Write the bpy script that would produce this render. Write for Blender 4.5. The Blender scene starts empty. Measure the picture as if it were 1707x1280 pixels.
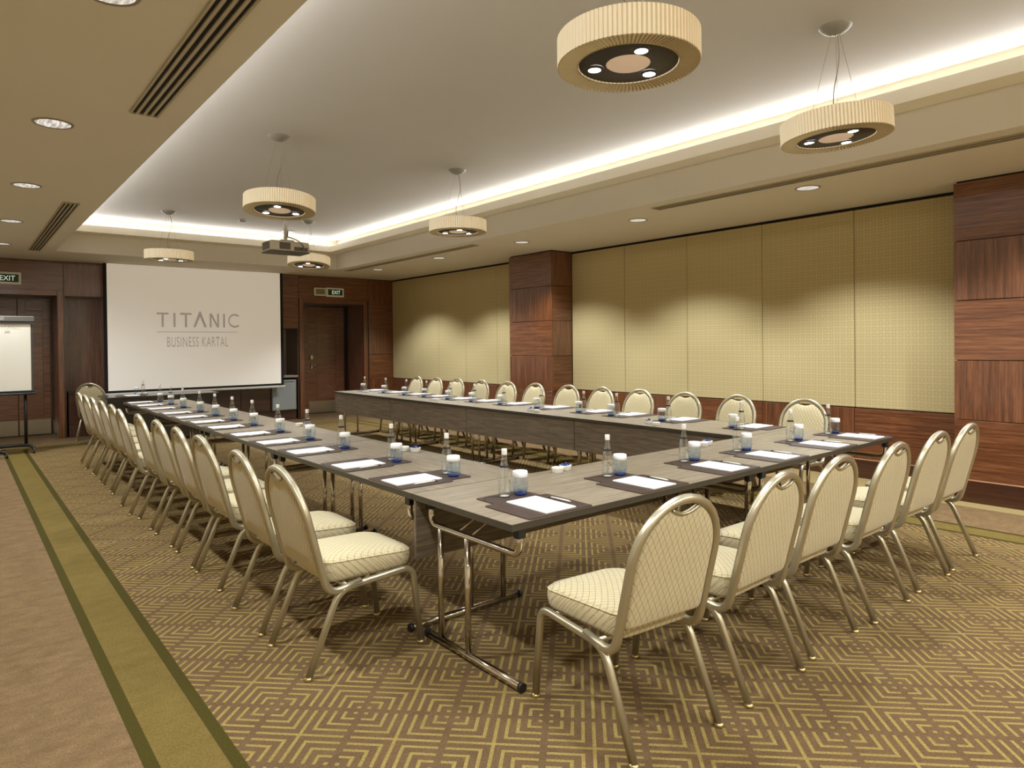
import bpy, math, random
from mathutils import Vector, Matrix

random.seed(7)
scene = bpy.context.scene
C = scene.collection
PI = math.pi

# ------------------------------------------------------------------ camera
F_PX, PP_Y, YAW, PITCH, ROLL = 1126.656, 582.789, math.radians(39.4417), math.radians(0.4905), math.radians(-0.5973)
CAM_H = 1.50


def camera_rows():
    c, s = math.cos(YAW), math.sin(YAW)
    b = Matrix(((c, -s, 0), (0, 0, -1), (s, c, 0)))
    cp, sp = math.cos(PITCH), math.sin(PITCH)
    p = Matrix(((1, 0, 0), (0, cp, -sp), (0, sp, cp)))
    cr, sr = math.cos(ROLL), math.sin(ROLL)
    r = Matrix(((cr, -sr, 0), (sr, cr, 0), (0, 0, 1)))
    return r @ p @ b


rows = camera_rows()
right, down, fwd = Vector(rows[0]), Vector(rows[1]), Vector(rows[2])
cam_data = bpy.data.cameras.new('camera')
cam = bpy.data.objects.new('camera', cam_data)
C.objects.link(cam)
m = Matrix.Identity(4)
for i in range(3):
    m[i][0], m[i][1], m[i][2] = right[i], -down[i], -fwd[i]
m[2][3] = CAM_H
cam.matrix_world = m
cam_data.sensor_fit = 'HORIZONTAL'
cam_data.sensor_width = 36
cam_data.lens = F_PX / 1707 * 36
cam_data.shift_y = -(640 - PP_Y) / 1707
cam_data.clip_start = 0.05
scene.camera = cam

# ------------------------------------------------------------------ world, exposure, large lights
world = bpy.data.worlds.new('world')
scene.world = world
world.use_nodes = True
world.node_tree.nodes['Background'].inputs[0].default_value = (0.05, 0.045, 0.04, 1)
world.node_tree.nodes['Background'].inputs[1].default_value = 1.0
vs = scene.view_settings
vs.view_transform = 'Standard'
vs.look = 'None'
vs.gamma = 1
vs.use_curve_mapping = False
vs.exposure = 0.0
scene.cycles.use_denoising = True
scene.cycles.use_adaptive_sampling = True
scene.cycles.adaptive_threshold = 0.02
scene.cycles.max_bounces = 8
scene.cycles.diffuse_bounces = 5
scene.cycles.glossy_bounces = 3
scene.cycles.transmission_bounces = 4
scene.cycles.transparent_max_bounces = 10
scene.cycles.sample_clamp_indirect = 4.0
scene.cycles.caustics_reflective = False
scene.cycles.caustics_refractive = False

COVE_W = 4.4          # watts per metre of cove strip
DOWN_W = 190.0
SPOT_W = 41.0
WARM = (0.97, 1.02, 1.03)
COVE_COL = (1.0, 0.98, 0.95)


def area_light(name, loc, rot, sx, sy, watts, col):
    d = bpy.data.lights.new(name, 'AREA')
    d.shape = 'RECTANGLE'
    d.size, d.size_y = sx, sy
    d.energy = watts
    d.color = col
    o = bpy.data.objects.new(name, d)
    C.objects.link(o)
    o.location = loc
    o.rotation_euler = rot
    return o


# room measures
XL, XR = 1.166, 5.67            # cove fascia, left and right
YN, YF = -0.35, 12.15           # cove fascia, near and far
Z_SOF, Z_LEDGE, Z_LIP, Z_CEIL = 2.96, 3.255, 3.362, 3.50
OVER = 0.235
WALL_L, WALL_R, WALL_N, WALL_B = -0.85, 7.62, -1.7, 13.5
ly = YF - YN
lx = XR - XL
zc = Z_LEDGE + 0.114
TILT = math.radians(78)         # strips lean towards the middle of the room
area_light('cove_strip_light_right', (XR - 0.05, (YN + YF) / 2, zc), (0, PI - TILT, 0), 0.05, ly - 0.3, COVE_W * ly, COVE_COL)
area_light('cove_strip_light_left', (XL + 0.05, (YN + YF) / 2, zc), (0, PI + TILT, 0), 0.05, ly - 0.3, COVE_W * ly, COVE_COL)
area_light('cove_strip_light_far', ((XL + XR) / 2, YF - 0.05, zc), (PI + TILT, 0, 0), lx - 0.5, 0.05, COVE_W * lx, COVE_COL)
area_light('cove_strip_light_near', ((XL + XR) / 2, YN + 0.05, zc), (PI - TILT, 0, 0), lx - 0.5, 0.05, COVE_W * lx, COVE_COL)


# ------------------------------------------------------------------ materials
def lin(c):
    out = []
    for v in c[:3]:
        v = v / 255.0
        out.append(v / 12.92 if v <= 0.04045 else ((v + 0.055) / 1.055) ** 2.4)
    return (out[0], out[1], out[2], 1.0)


class NT:
    """small node-tree helper"""
    def __init__(self, name):
        self.mat = bpy.data.materials.new(name)
        self.mat.use_nodes = True
        self.t = self.mat.node_tree
        self.p = self.t.nodes['Principled BSDF']
        self.out = self.t.nodes['Material Output']

    def n(self, kind, **kw):
        nd = self.t.nodes.new(kind)
        for k, v in kw.items():
            setattr(nd, k, v)
        return nd

    def l(self, a, b):
        self.t.links.new(a, b)

    def set(self, **kw):
        for k, v in kw.items():
            self.p.inputs[k.replace('_', ' ')].default_value = v
        return self

    def _in(self, sock, v):
        if isinstance(v, (int, float)):
            sock.default_value = v
        elif isinstance(v, tuple):
            sock.default_value = v
        else:
            self.l(v, sock)

    def math(self, op, a, b=None, c=None):
        nd = self.n('ShaderNodeMath', operation=op)
        self._in(nd.inputs[0], a)
        if b is not None:
            self._in(nd.inputs[1], b)
        if c is not None:
            self._in(nd.inputs[2], c)
        return nd.outputs[0]

    def mix(self, fac, a, b, blend='MIX'):
        nd = self.n('ShaderNodeMix', data_type='RGBA', blend_type=blend)
        self._in(nd.inputs[0], fac)
        self._in(nd.inputs[6], a)
        self._in(nd.inputs[7], b)
        return nd.outputs[2]

    def ramp(self, fac, stops):
        nd = self.n('ShaderNodeValToRGB')
        el = nd.color_ramp.elements
        el[0].position, el[0].color = stops[0]
        el[1].position, el[1].color = stops[-1]
        for p, c in stops[1:-1]:
            e = el.new(p)
            e.color = c
        self.l(fac, nd.inputs[0])
        return nd.outputs[0]

    def obj(self):
        return self.n('ShaderNodeTexCoord').outputs['Object']

    def mapping(self, vec, scale=(1, 1, 1), loc=(0, 0, 0)):
        nd = self.n('ShaderNodeMapping')
        nd.inputs['Scale'].default_value = scale
        nd.inputs['Location'].default_value = loc
        self.l(vec, nd.inputs['Vector'])
        return nd.outputs[0]

    def noise(self, vec, scale, detail=3, rough=0.5):
        nd = self.n('ShaderNodeTexNoise')
        nd.inputs['Scale'].default_value = scale
        nd.inputs['Detail'].default_value = detail
        nd.inputs['Roughness'].default_value = rough
        self.l(vec, nd.inputs['Vector'])
        return nd.outputs['Fac']

    def bump(self, h, strength=0.2, dist=0.01):
        nd = self.n('ShaderNodeBump')
        nd.inputs['Strength'].default_value = strength
        nd.inputs['Distance'].default_value = dist
        self.l(h, nd.inputs['Height'])
        self.l(nd.outputs[0], self.p.inputs['Normal'])

    def sep(self, vec):
        nd = self.n('ShaderNodeSeparateXYZ')
        self.l(vec, nd.inputs[0])
        return nd.outputs[0], nd.outputs[1], nd.outputs[2]


M = {}


def flat(name, rgb, rough=0.6, metal=0.0, **kw):
    t = NT(name)
    t.set(Base_Color=lin(rgb), Roughness=rough, Metallic=metal)
    for k, v in kw.items():
        t.p.inputs[k.replace('_', ' ')].default_value = v
    M[name] = t.mat
    return t


def emit(name, rgb, strength, base=(255, 255, 255)):
    t = flat(name, base, 0.6)
    t.p.inputs['Emission Color'].default_value = lin(rgb)
    t.p.inputs['Emission Strength'].default_value = strength
    return t


def paint(name, rgb, var=0.03):
    t = flat(name, rgb, 0.85)
    o = t.obj()
    a, b = lin(rgb), lin(tuple(max(0, v * (1 - var)) for v in rgb))
    t.l(t.mix(t.noise(o, 1.3), a, b), t.p.inputs['Base Color'])
    t.bump(t.noise(o, 60), 0.03, 0.002)


paint('ceiling_paint', (212, 211, 210))
paint('soffit_paint', (221, 213, 197))
paint('ledge_lit_paint', (243, 236, 218))  # paler than the soffit: the light on the cove lip is painted in
paint('plain_wall_paint', (200, 185, 155))


def wood(name, scale, dark, mid, light, rough=0.38, coat=0.8):
    t = flat(name, mid, rough)
    inf = t.n('ShaderNodeObjectInfo')
    off = t.math('MULTIPLY', inf.outputs['Random'], 37.0)
    cmb = t.n('ShaderNodeCombineXYZ')
    for k in range(3):
        t.l(off, cmb.inputs[k])
    add = t.n('ShaderNodeVectorMath', operation='ADD')
    t.l(t.obj(), add.inputs[0])
    t.l(cmb.outputs[0], add.inputs[1])
    v = t.mapping(add.outputs[0], tuple(q * 2.0 for q in scale))
    n1 = t.noise(v, 1.0, 5, 0.6)
    v2 = t.mapping(add.outputs[0], tuple(q * 9.0 for q in scale))
    n2 = t.noise(v2, 1.0, 3, 0.6)
    s = t.math('ADD', t.math('MULTIPLY', n1, 0.65), t.math('MULTIPLY', n2, 0.35))
    col = t.ramp(s, [(0.36, lin(dark)), (0.5, lin(mid)), (0.64, lin(light))])
    bc = t.n('ShaderNodeBrightContrast')
    t.l(col, bc.inputs[0])
    t.l(t.math('MULTIPLY', t.math('SUBTRACT', inf.outputs['Random'], 0.5), 0.02), bc.inputs['Bright'])
    t.l(bc.outputs[0], t.p.inputs['Base Color'])
    t.p.inputs['Specular IOR Level'].default_value = 0.5
    t.p.inputs['Coat Weight'].default_value = coat
    t.p.inputs['Coat Roughness'].default_value = 0.25
    t.p.inputs['Coat IOR'].default_value = 1.65
    t.bump(s, 0.05, 0.002)


WD, WM, WL = (72, 36, 20), (106, 62, 36), (136, 86, 53)
wood('veneer_grain_along_y', (24, 0.9, 24), WD, WM, WL)
wood('veneer_grain_along_x', (0.9, 24, 24), WD, WM, WL)
wood('veneer_grain_upright', (24, 24, 0.9), WD, WM, WL)
wood('dark_veneer', (0.9, 20, 20), (40, 21, 13), (58, 32, 20), (74, 42, 27))
wood('base_veneer', (0.9, 0.9, 24), (42, 18, 10), (62, 29, 17), (78, 38, 22))
wood('door_veneer', (0.9, 20, 20), (74, 41, 25), (112, 67, 42), (140, 88, 57))
wood('black_table_veneer', (0.9, 20, 20), (18, 13, 11), (27, 20, 17), (36, 27, 22))

# table laminate: fine grey-brown oak streaks along local x
wood('table_laminate', (1.6, 30, 30), (112, 100, 82), (138, 125, 105), (162, 148, 126), 0.40, 0.0)
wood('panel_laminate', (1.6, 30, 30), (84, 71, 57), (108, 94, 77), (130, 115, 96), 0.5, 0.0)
flat('table_edge', (62, 54, 44), 0.45)
flat('shadow_gap', (20, 14, 10), 0.8)
flat('brass_line', (206, 156, 124), 0.35, 0.3)

# carpet: brown ground, olive border, nested broken squares laid diagonally
t = flat('carpet', (120, 95, 70), 0.95)
t.p.inputs['Specular IOR Level'].default_value = 0.1
ob = t.obj()
x, y, z = t.sep(ob)
r2 = 1 / math.sqrt(2)
P_, S_ = 0.377, 0.0415
u = t.math('MULTIPLY', t.math('ADD', x, y), r2)
v = t.math('MULTIPLY', t.math('SUBTRACT', x, y), r2)


def tri(w, off):
    # distance from the cell centre, 0..P/2
    f = t.math('SUBTRACT', w, off)
    q = t.math('FLOORED_MODULO', f, P_)
    return t.math('ABSOLUTE', t.math('SUBTRACT', q, P_ / 2))


du, dv = tri(u, 2.881), tri(v, -0.706)
mx = t.math('MAXIMUM', du, dv)
mn = t.math('MINIMUM', du, dv)
ph = t.math('FLOORED_MODULO', t.math('SUBTRACT', mx, 0.0225 - S_ / 2), S_)
line = t.math('LESS_THAN', t.math('ABSOLUTE', t.math('SUBTRACT', ph, S_ / 2)), 0.0068)
line = t.math('MULTIPLY', line, t.math('GREATER_THAN', mn, 0.0135))


def band(w, lo, hi):
    return t.math('MULTIPLY', t.math('GREATER_THAN', w, lo), t.math('LESS_THAN', w, hi))


fib = t.noise(ob, 120, 4, 0.8)
blot = t.ramp(t.noise(t.mapping(ob, (1, 1.6, 1)), 7.0, 8, 0.75), [(0.34, (0, 0, 0, 1)), (0.66, (1, 1, 1, 1))])
ground = t.mix(blot, lin((102, 80, 56)), lin((116, 93, 64)))
plain = t.mix(blot, lin((114, 92, 64)), lin((140, 114, 81)))
gold = t.mix(blot, lin((162, 140, 82)), lin((148, 127, 72)))
pat = t.mix(line, ground, gold)
# nested rectangles, outside in: plain > dark line > olive > dark line > pattern
X0, X1, Y0, Y1 = 0.498, 6.262, -1.05, 12.63


def inside(d):
    return t.math('MULTIPLY', band(x, X0 + d, X1 - d), band(y, Y0 + d, Y1 - d))


olive = t.mix(blot, lin((112, 95, 48)), lin((126, 107, 58)))
dark_ol = lin((72, 65, 24))
col = t.mix(inside(0.0), plain, dark_ol)
col = t.mix(inside(0.047), col, olive)
col = t.mix(inside(0.245), col, dark_ol)
col = t.mix(inside(0.292), col, pat)
# paler strip along the right-hand skirting
col = t.mix(t.math('GREATER_THAN', x, 6.97), col, lin((168, 146, 100)))
col = t.mix(t.math('MULTIPLY', t.math('MAXIMUM', t.math('SUBTRACT', fib, 0.40), 0.0), 1.9), col, lin((40, 30, 18)))
t.l(col, t.p.inputs['Base Color'])
t.bump(fib, 0.5, 0.004)

# wall fabric with small woven squares
t = flat('wall_fabric', (196, 176, 122), 0.9)
ob = t.obj()
x, y, z = t.sep(ob)
fy = t.math('ABSOLUTE', t.math('SUBTRACT', t.math('FLOORED_MODULO', y, 0.066), 0.033))
fz = t.math('ABSOLUTE', t.math('SUBTRACT', t.math('FLOORED_MODULO', z, 0.066), 0.033))
mm = t.math('MAXIMUM', fy, fz)
sq = t.math('LESS_THAN', t.math('ABSOLUTE', t.math('SUBTRACT', mm, 0.018)), 0.0055)
wv = t.noise(t.mapping(ob, (1, 1, 3)), 260, 2)
c1 = t.mix(sq, lin((198, 182, 136)), lin((186, 168, 121)))
c1 = t.mix(t.math('MULTIPLY', wv, 0.25), c1, lin((150, 132, 90)))
t.l(c1, t.p.inputs['Base Color'])
t.bump(sq, 0.15, 0.001)

# chair fabric: ivory damask with a fine brown diagonal lattice
t = flat('chair_fabric', (206, 190, 146), 0.8)
ob = t.obj()
x, y, z = t.sep(ob)
w = t.math('ADD', y, z)
G = 0.0215


def lattice(a):
    q = t.math('FLOORED_MODULO', a, G)
    return t.math('LESS_THAN', t.math('ABSOLUTE', t.math('SUBTRACT', q, G / 2)), 0.0009)


a1 = t.math('MULTIPLY', t.math('ADD', x, t.math('MULTIPLY', w, 0.8)), 0.75)
a2 = t.math('MULTIPLY', t.math('SUBTRACT', x, t.math('MULTIPLY', w, 0.8)), 0.75)
lat = t.math('MAXIMUM', lattice(a1), lattice(a2))
lat = t.math('MULTIPLY', lat, t.math('ADD', 0.35, t.noise(ob, 120, 1)))
wv = t.noise(ob, 45, 2)
c1 = t.mix(wv, lin((207, 194, 157)), lin((193, 178, 139)))
c1 = t.mix(t.math('MULTIPLY', lat, 0.8), c1, lin((104, 78, 46)))
t.l(c1, t.p.inputs['Base Color'])
t.p.inputs['Sheen Weight'].default_value = 0.15
t.bump(lat, 0.25, 0.001)

flat('champagne_metal', (192, 183, 158), 0.33, 0.8)
flat('brass', (196, 172, 122), 0.3, 0.9)
flat('chrome', (205, 198, 188), 0.12, 1.0)
flat('black_plastic', (24, 23, 22), 0.5)
flat('black_metal', (34, 33, 32), 0.45, 0.3)
flat('white_plastic', (226, 222, 214), 0.4)
flat('paper', (250, 249, 246), 0.7)
flat('leather', (66, 50, 43), 0.5)
flat('leather_seam', (38, 28, 24), 0.6)
flat('porcelain', (240, 238, 230), 0.2)
flat('blue_foil', (38, 62, 140), 0.3, 0.2)
emit('screen_fabric_glow', (255, 243, 226), 0.27, (236, 232, 226))  # faint glow put into the sheet, as if a picture were projected
emit('screen_print_glow', (250, 244, 236), 0.12, (180, 176, 170))  # letters glow weakly too, to go with the glowing sheet
flat('flip_print', (206, 198, 184), 0.9)
flat('screen_black', (14, 13, 12), 0.8)
flat('aluminium', (104, 99, 91), 0.5, 0.2)
flat('badge_grey', (140, 134, 124), 0.6)
flat('dark_grey_bar', (70, 66, 60), 0.5)
flat('board_white', (242, 236, 222), 0.55)
flat('brushed_steel', (186, 180, 164), 0.28, 0.9)
flat('fridge_grey', (150, 156, 156), 0.45)
flat('stone', (150, 138, 120), 0.5)
flat('exit_green', (24, 74, 34), 0.5)
emit('exit_letters', (240, 250, 235), 0.5, (240, 245, 235))
flat('exit_case', (238, 238, 226), 0.5)
flat('grille_grey', (130, 126, 98), 0.6)
flat('projector_grey', (214, 208, 194), 0.5)
flat('projector_dark', (104, 98, 88), 0.6)
flat('lens_glass', (30, 34, 40), 0.1)
flat('canopy_grey', (150, 148, 138), 0.45, 0.3)
flat('cord', (170, 160, 140), 0.5)
flat('lamp_plate', (58, 53, 46), 0.5)
emit('lamp_disc', (255, 226, 196), 0.22, (214, 188, 160))
emit('lamp_bulb', (255, 250, 240), 14.0)
emit('downlight_glow', (255, 250, 240), 3.0)
flat('downlight_ring', (150, 138, 116), 0.35, 0.6)
flat('duct_dark', (30, 26, 18), 0.9)
flat('duct_frame', (176, 164, 138), 0.5, 0.1)

# pleated shade, faintly lit from inside; darker stripes paint light dimmed by the folds
t = flat('lamp_shade', (230, 214, 180), 0.8)
t.p.inputs['Emission Color'].default_value = lin((255, 228, 178))
t.p.inputs['Emission Strength'].default_value = 0.42
sx, sy, sz = t.sep(t.obj())
ang = t.math('MULTIPLY', t.math('ARCTAN2', sy, sx), 100 / (2 * PI))
st = t.math('LESS_THAN', t.math('FLOORED_MODULO', ang, 1.0), 0.36)
t.l(t.mix(st, lin((226, 215, 190)), lin((196, 177, 141))), t.p.inputs['Base Color'])
t.l(t.mix(st, lin((255, 240, 208)), lin((214, 190, 148))), t.p.inputs['Emission Color'])
t = flat('lamp_shade_under', (206, 186, 148), 0.8)
sx, sy, sz = t.sep(t.obj())
ang = t.math('MULTIPLY', t.math('ARCTAN2', sy, sx), 100 / (2 * PI))
st = t.math('LESS_THAN', t.math('FLOORED_MODULO', ang, 1.0), 0.36)
t.l(t.mix(st, lin((214, 202, 172)), lin((166, 148, 114))), t.p.inputs['Base Color'])

# downlight reflector: streaky bright mirror facets
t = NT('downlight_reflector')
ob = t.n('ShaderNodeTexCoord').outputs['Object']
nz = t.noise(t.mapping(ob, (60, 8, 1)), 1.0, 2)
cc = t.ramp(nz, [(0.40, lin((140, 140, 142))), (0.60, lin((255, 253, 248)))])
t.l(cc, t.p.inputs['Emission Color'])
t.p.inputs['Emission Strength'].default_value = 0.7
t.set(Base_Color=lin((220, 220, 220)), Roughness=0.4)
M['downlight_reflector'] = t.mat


def clear_glass(name, tint_top, tint_bot, z0, z1, gloss=0.9, base=0.05, edge=0.6):
    """thin clear glass: tinted see-through body with fresnel reflection"""
    t = NT(name)
    x, y, z = t.sep(t.obj())
    fac = t.math('DIVIDE', t.math('SUBTRACT', z, z0), z1 - z0)
    col = t.ramp(fac, [(0.0, tint_bot), (0.35, tuple((a * 0.4 + b * 0.6) for a, b in zip(tint_bot, tint_top))), (1.0, tint_top)])
    tr = t.n('ShaderNodeBsdfTransparent')
    t.l(col, tr.inputs[0])
    gl = t.n('ShaderNodeBsdfGlossy')
    gl.inputs['Roughness'].default_value = 0.06
    gl.inputs['Color'].default_value = (gloss, gloss, gloss, 1)
    lw = t.n('ShaderNodeLayerWeight')
    lw.inputs['Blend'].default_value = 0.28
    f2 = t.math('ADD', base, t.math('MULTIPLY', lw.outputs['Facing'], edge))
    mx = t.n('ShaderNodeMixShader')
    t.l(f2, mx.inputs[0])
    t.l(tr.outputs[0], mx.inputs[1])
    t.l(gl.outputs[0], mx.inputs[2])
    t.l(mx.outputs[0], t.out.inputs['Surface'])
    M[name] = t.mat


clear_glass('bottle_glass', (0.94, 0.95, 0.94, 1), (0.88, 0.90, 0.90, 1), 0.0, 0.20, 1.0, 0.09, 0.6)
clear_glass('tumbler_glass', (0.92, 0.97, 0.99, 1), (0.55, 0.69, 0.92, 1), 0.0, 0.095, 1.0, 0.04, 0.4)
flat('tumbler_base', (34, 66, 150), 0.08)
M['tumbler_base'].node_tree.nodes['Principled BSDF'].inputs['Transmission Weight'].default_value = 0.35


# ------------------------------------------------------------------ mesh helpers
class MB:
    def __init__(self):
        self.v, self.f, self.s = [], [], []

    def add(self, vs_, fs, smooth=False):
        b = len(self.v)
        self.v += [tuple(p) for p in vs_]
        for f in fs:
            self.f.append(tuple(i + b for i in f))
            self.s.append(smooth)
        return self

    def box(self, x0, x1, y0, y1, z0, z1):
        vs_ = [(x, y, z) for z in (z0, z1) for y in (y0, y1) for x in (x0, x1)]
        return self.add(vs_, [(0, 2, 3, 1), (4, 5, 7, 6), (0, 1, 5, 4), (2, 6, 7, 3), (0, 4, 6, 2), (1, 3, 7, 5)])

    def bbox(self, x0, x1, y0, y1, z0, z1, b=0.004):
        """box with chamfered edges"""
        xs, ys, zs = (x0, x1), (y0, y1), (z0, z1)
        b = min(b, (x1 - x0) / 2.01, (y1 - y0) / 2.01, (z1 - z0) / 2.01)
        vs_, idx = [], {}
        for i in (0, 1):
            for j in (0, 1):
                for k in (0, 1):
                    sx, sy, sz = 1 - 2 * i, 1 - 2 * j, 1 - 2 * k
                    p = (xs[i], ys[j], zs[k])
                    idx[i, j, k, 0] = len(vs_); vs_.append((p[0], p[1] + sy * b, p[2] + sz * b))
                    idx[i, j, k, 1] = len(vs_); vs_.append((p[0] + sx * b, p[1], p[2] + sz * b))
                    idx[i, j, k, 2] = len(vs_); vs_.append((p[0] + sx * b, p[1] + sy * b, p[2]))
        fs = []
        I = idx
        for s in (0, 1):
            q = [I[s, 0, 0, 0], I[s, 1, 0, 0], I[s, 1, 1, 0], I[s, 0, 1, 0]]
            fs.append(q if s else q[::-1])
            q = [I[0, s, 0, 1], I[1, s, 0, 1], I[1, s, 1, 1], I[0, s, 1, 1]]
            fs.append(q[::-1] if s else q)
            q = [I[0, 0, s, 2], I[1, 0, s, 2], I[1, 1, s, 2], I[0, 1, s, 2]]
            fs.append(q if s else q[::-1])
        for a in (0, 1):
            for c in (0, 1):
                q = [I[0, a, c, 1], I[1, a, c, 1], I[1, a, c, 2], I[0, a, c, 2]]
                fs.append(q if a == c else q[::-1])
                q = [I[a, 0, c, 0], I[a, 1, c, 0], I[a, 1, c, 2], I[a, 0, c, 2]]
                fs.append(q[::-1] if a == c else q)
                q = [I[a, c, 0, 0], I[a, c, 1, 0], I[a, c, 1, 1], I[a, c, 0, 1]]
                fs.append(q if a == c else q[::-1])
        for i in (0, 1):
            for j in (0, 1):
                for k in (0, 1):
                    q = [I[i, j, k, 0], I[i, j, k, 1], I[i, j, k, 2]]
                    fs.append(q if (i + j + k) % 2 else q[::-1])
        return self.add(vs_, fs)

    def tube(self, path, r, n=10, normal=None, ra=1.0, rb=1.0, cap=True, groove=0.0, closed=False):
        P = [Vector(p) for p in path]
        N = len(P)
        tans = []
        for i in range(N):
            if closed:
                d = P[(i + 1) % N] - P[i - 1]
            else:
                d = P[min(i + 1, N - 1)] - P[max(i - 1, 0)]
            tans.append(d.normalized())
        nrm = Vector(normal) if normal else (Vector((0, 0, 1)) if abs(tans[0].z) < 0.9 else Vector((1, 0, 0)))
        nrm = (nrm - tans[0] * nrm.dot(tans[0])).normalized()
        vs_, fs = [], []
        for i in range(N):
            if i:
                q = tans[i - 1].rotation_difference(tans[i])
                nrm = q @ nrm
                nrm = (nrm - tans[i] * nrm.dot(tans[i])).normalized()
            bi = tans[i].cross(nrm)
            rr = r[i] if isinstance(r, (list, tuple)) else r
            for k in range(n):
                a = 2 * PI * k / n
                g = 1.0 - groove * (math.exp(-(math.sin(a) / 0.22) ** 2) if groove else 0)
                vs_.append(P[i] + nrm * (rr * ra * g * math.cos(a)) + bi * (rr * rb * g * math.sin(a)))
        for i in range(N if closed else N - 1):
            for k in range(n):
                a, b2 = i * n + k, i * n + (k + 1) % n
                c, d = ((i + 1) % N) * n + (k + 1) % n, ((i + 1) % N) * n + k
                fs.append((a, b2, c, d))
        self.add(vs_, fs, True)
        if cap and not closed:
            b0 = len(self.v) - N * n
            self.f.append(tuple(b0 + k for k in range(n))[::-1]); self.s.append(False)
            self.f.append(tuple(b0 + (N - 1) * n + k for k in range(n))); self.s.append(False)
        return self

    def lathe(self, prof, n=24, c=(0, 0, 0), smooth=True):
        vs_, fs = [], []
        for r, z in prof:
            for k in range(n):
                a = 2 * PI * k / n
                vs_.append((c[0] + r * math.cos(a), c[1] + r * math.sin(a), c[2] + z))
        for i in range(len(prof) - 1):
            for k in range(n):
                a, b2 = i * n + k, i * n + (k + 1) % n
                fs.append((a, b2, b2 + n, a + n))
        self.add(vs_, fs, smooth)
        return self

    def disc(self, r, z, n=24, c=(0, 0), flip=False):
        vs_ = [(c[0] + r * math.cos(2 * PI * k / n), c[1] + r * math.sin(2 * PI * k / n), z) for k in range(n)]
        f = tuple(range(n))
        return self.add(vs_, [f[::-1] if flip else f])

    def cyl(self, c, r, z0, z1, n=16):
        self.lathe([(r, z0), (r, z1)], n, (c[0], c[1], 0))
        self.disc(r, z1, n, c)
        return self.disc(r, z0, n, c, True)

    def prism(self, poly, z0, z1):
        n = len(poly)
        vs_ = [(p[0], p[1], z0) for p in poly] + [(p[0], p[1], z1) for p in poly]
        fs = [tuple(range(n))[::-1], tuple(range(n, 2 * n))]
        fs += [(i, (i + 1) % n, n + (i + 1) % n, n + i) for i in range(n)]
        return self.add(vs_, fs)

    def mesh(self, name):
        me = bpy.data.meshes.new(name)
        me.from_pydata(self.v, [], self.f)
        me.polygons.foreach_set('use_smooth', self.s)
        me.update()
        return me

    def build(self, name, mat, parent=None, loc=None):
        me = self.mesh(name)
        if mat:
            me.materials.append(M[mat])
        o = bpy.data.objects.new(name, me)
        C.objects.link(o)
        if parent:
            o.parent = parent
        if loc:
            o.location = loc
        return o


def fillet(pts, rads, seg=6):
    """round the inner corners of a polyline"""
    P = [Vector(p) for p in pts]
    out = [P[0]]
    for i in range(1, len(P) - 1):
        r = rads[i - 1] if isinstance(rads, (list, tuple)) else rads
        a, b, c = P[i - 1], P[i], P[i + 1]
        d1, d2 = (a - b), (c - b)
        k = min(r, d1.length * 0.49, d2.length * 0.49)
        p1, p2 = b + d1.normalized() * k, b + d2.normalized() * k
        for s in range(seg + 1):
            q = s / seg
            out.append(p1 * (1 - q) ** 2 + b * (2 * q * (1 - q)) + p2 * q ** 2)
    out.append(P[-1])
    return out


def empty(name, loc=(0, 0, 0), rz=0.0):
    o = bpy.data.objects.new(name, None)
    C.objects.link(o)
    o.location = loc
    o.rotation_euler = (0, 0, rz)
    o.empty_display_size = 0.1
    return o


def tag(o, label, cat, group=None):
    o['label'] = label
    o['category'] = cat
    if group:
        o['group'] = group
    return o


def structure(o, label=None):
    o['kind'] = 'structure'
    if label:
        o['label'] = label
    return o


def copy_tree(o, parent=None):
    c = o.copy()
    C.objects.link(c)
    c.parent = parent
    for ch in list(o.children):
        copy_tree(ch, c)
    return c


def text_mesh(txt, width, height, depth=0.001, spacing=1.0):
    """letters as a mesh in the x-z plane, fitted to width x height from the lower-left corner"""
    cu = bpy.data.curves.new('lettering', 'FONT')
    cu.body = txt
    cu.space_character = spacing
    cu.extrude = 0.0
    o = bpy.data.objects.new('lettering', cu)
    C.objects.link(o)
    dg = bpy.context.evaluated_depsgraph_get()
    me = bpy.data.meshes.new_from_object(o.evaluated_get(dg))
    bpy.data.objects.remove(o)
    xs = [v_.co.x for v_ in me.vertices]
    ys = [v_.co.y for v_ in me.vertices]
    x0, x1, y0, y1 = min(xs), max(xs), min(ys), max(ys)
    for v_ in me.vertices:
        v_.co = Vector(((v_.co.x - x0) / (x1 - x0) * width, 0, (v_.co.y - y0) / (y1 - y0) * height))
    me.materials.clear()
    return me


ORD = ['first', 'second', 'third', 'fourth', 'fifth', 'sixth', 'seventh', 'eighth', 'ninth', 'tenth', 'eleventh', 'twelfth']

# ------------------------------------------------------------------ floor and ceiling
floor = MB().box(WALL_L - 0.1, WALL_R + 0.15, WALL_N - 0.1, 14.7, -0.06, 0.0).build('floor', 'carpet')
structure(floor, 'brown and olive carpet with nested broken diamonds inside a double dark border')

ceiling = MB().box(XL - 0.02, XR + 0.02, YN - 0.02, YF + 0.02, Z_CEIL, Z_CEIL + 0.08).build('ceiling', 'ceiling_paint')
structure(ceiling, 'raised pale ceiling tray with hidden cove lighting')
for (x0, x1, y0, y1) in ((WALL_L - 0.1, XL, WALL_N - 0.1, 14.7), (XR, WALL_R + 0.15, WALL_N - 0.1, 14.7),
                         (XL, XR, YF, 14.7), (XL, XR, WALL_N - 0.1, YN)):
    MB().box(x0, x1, y0, y1, Z_SOF, Z_CEIL + 0.08).build('soffit', 'soffit_paint', ceiling)


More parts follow.
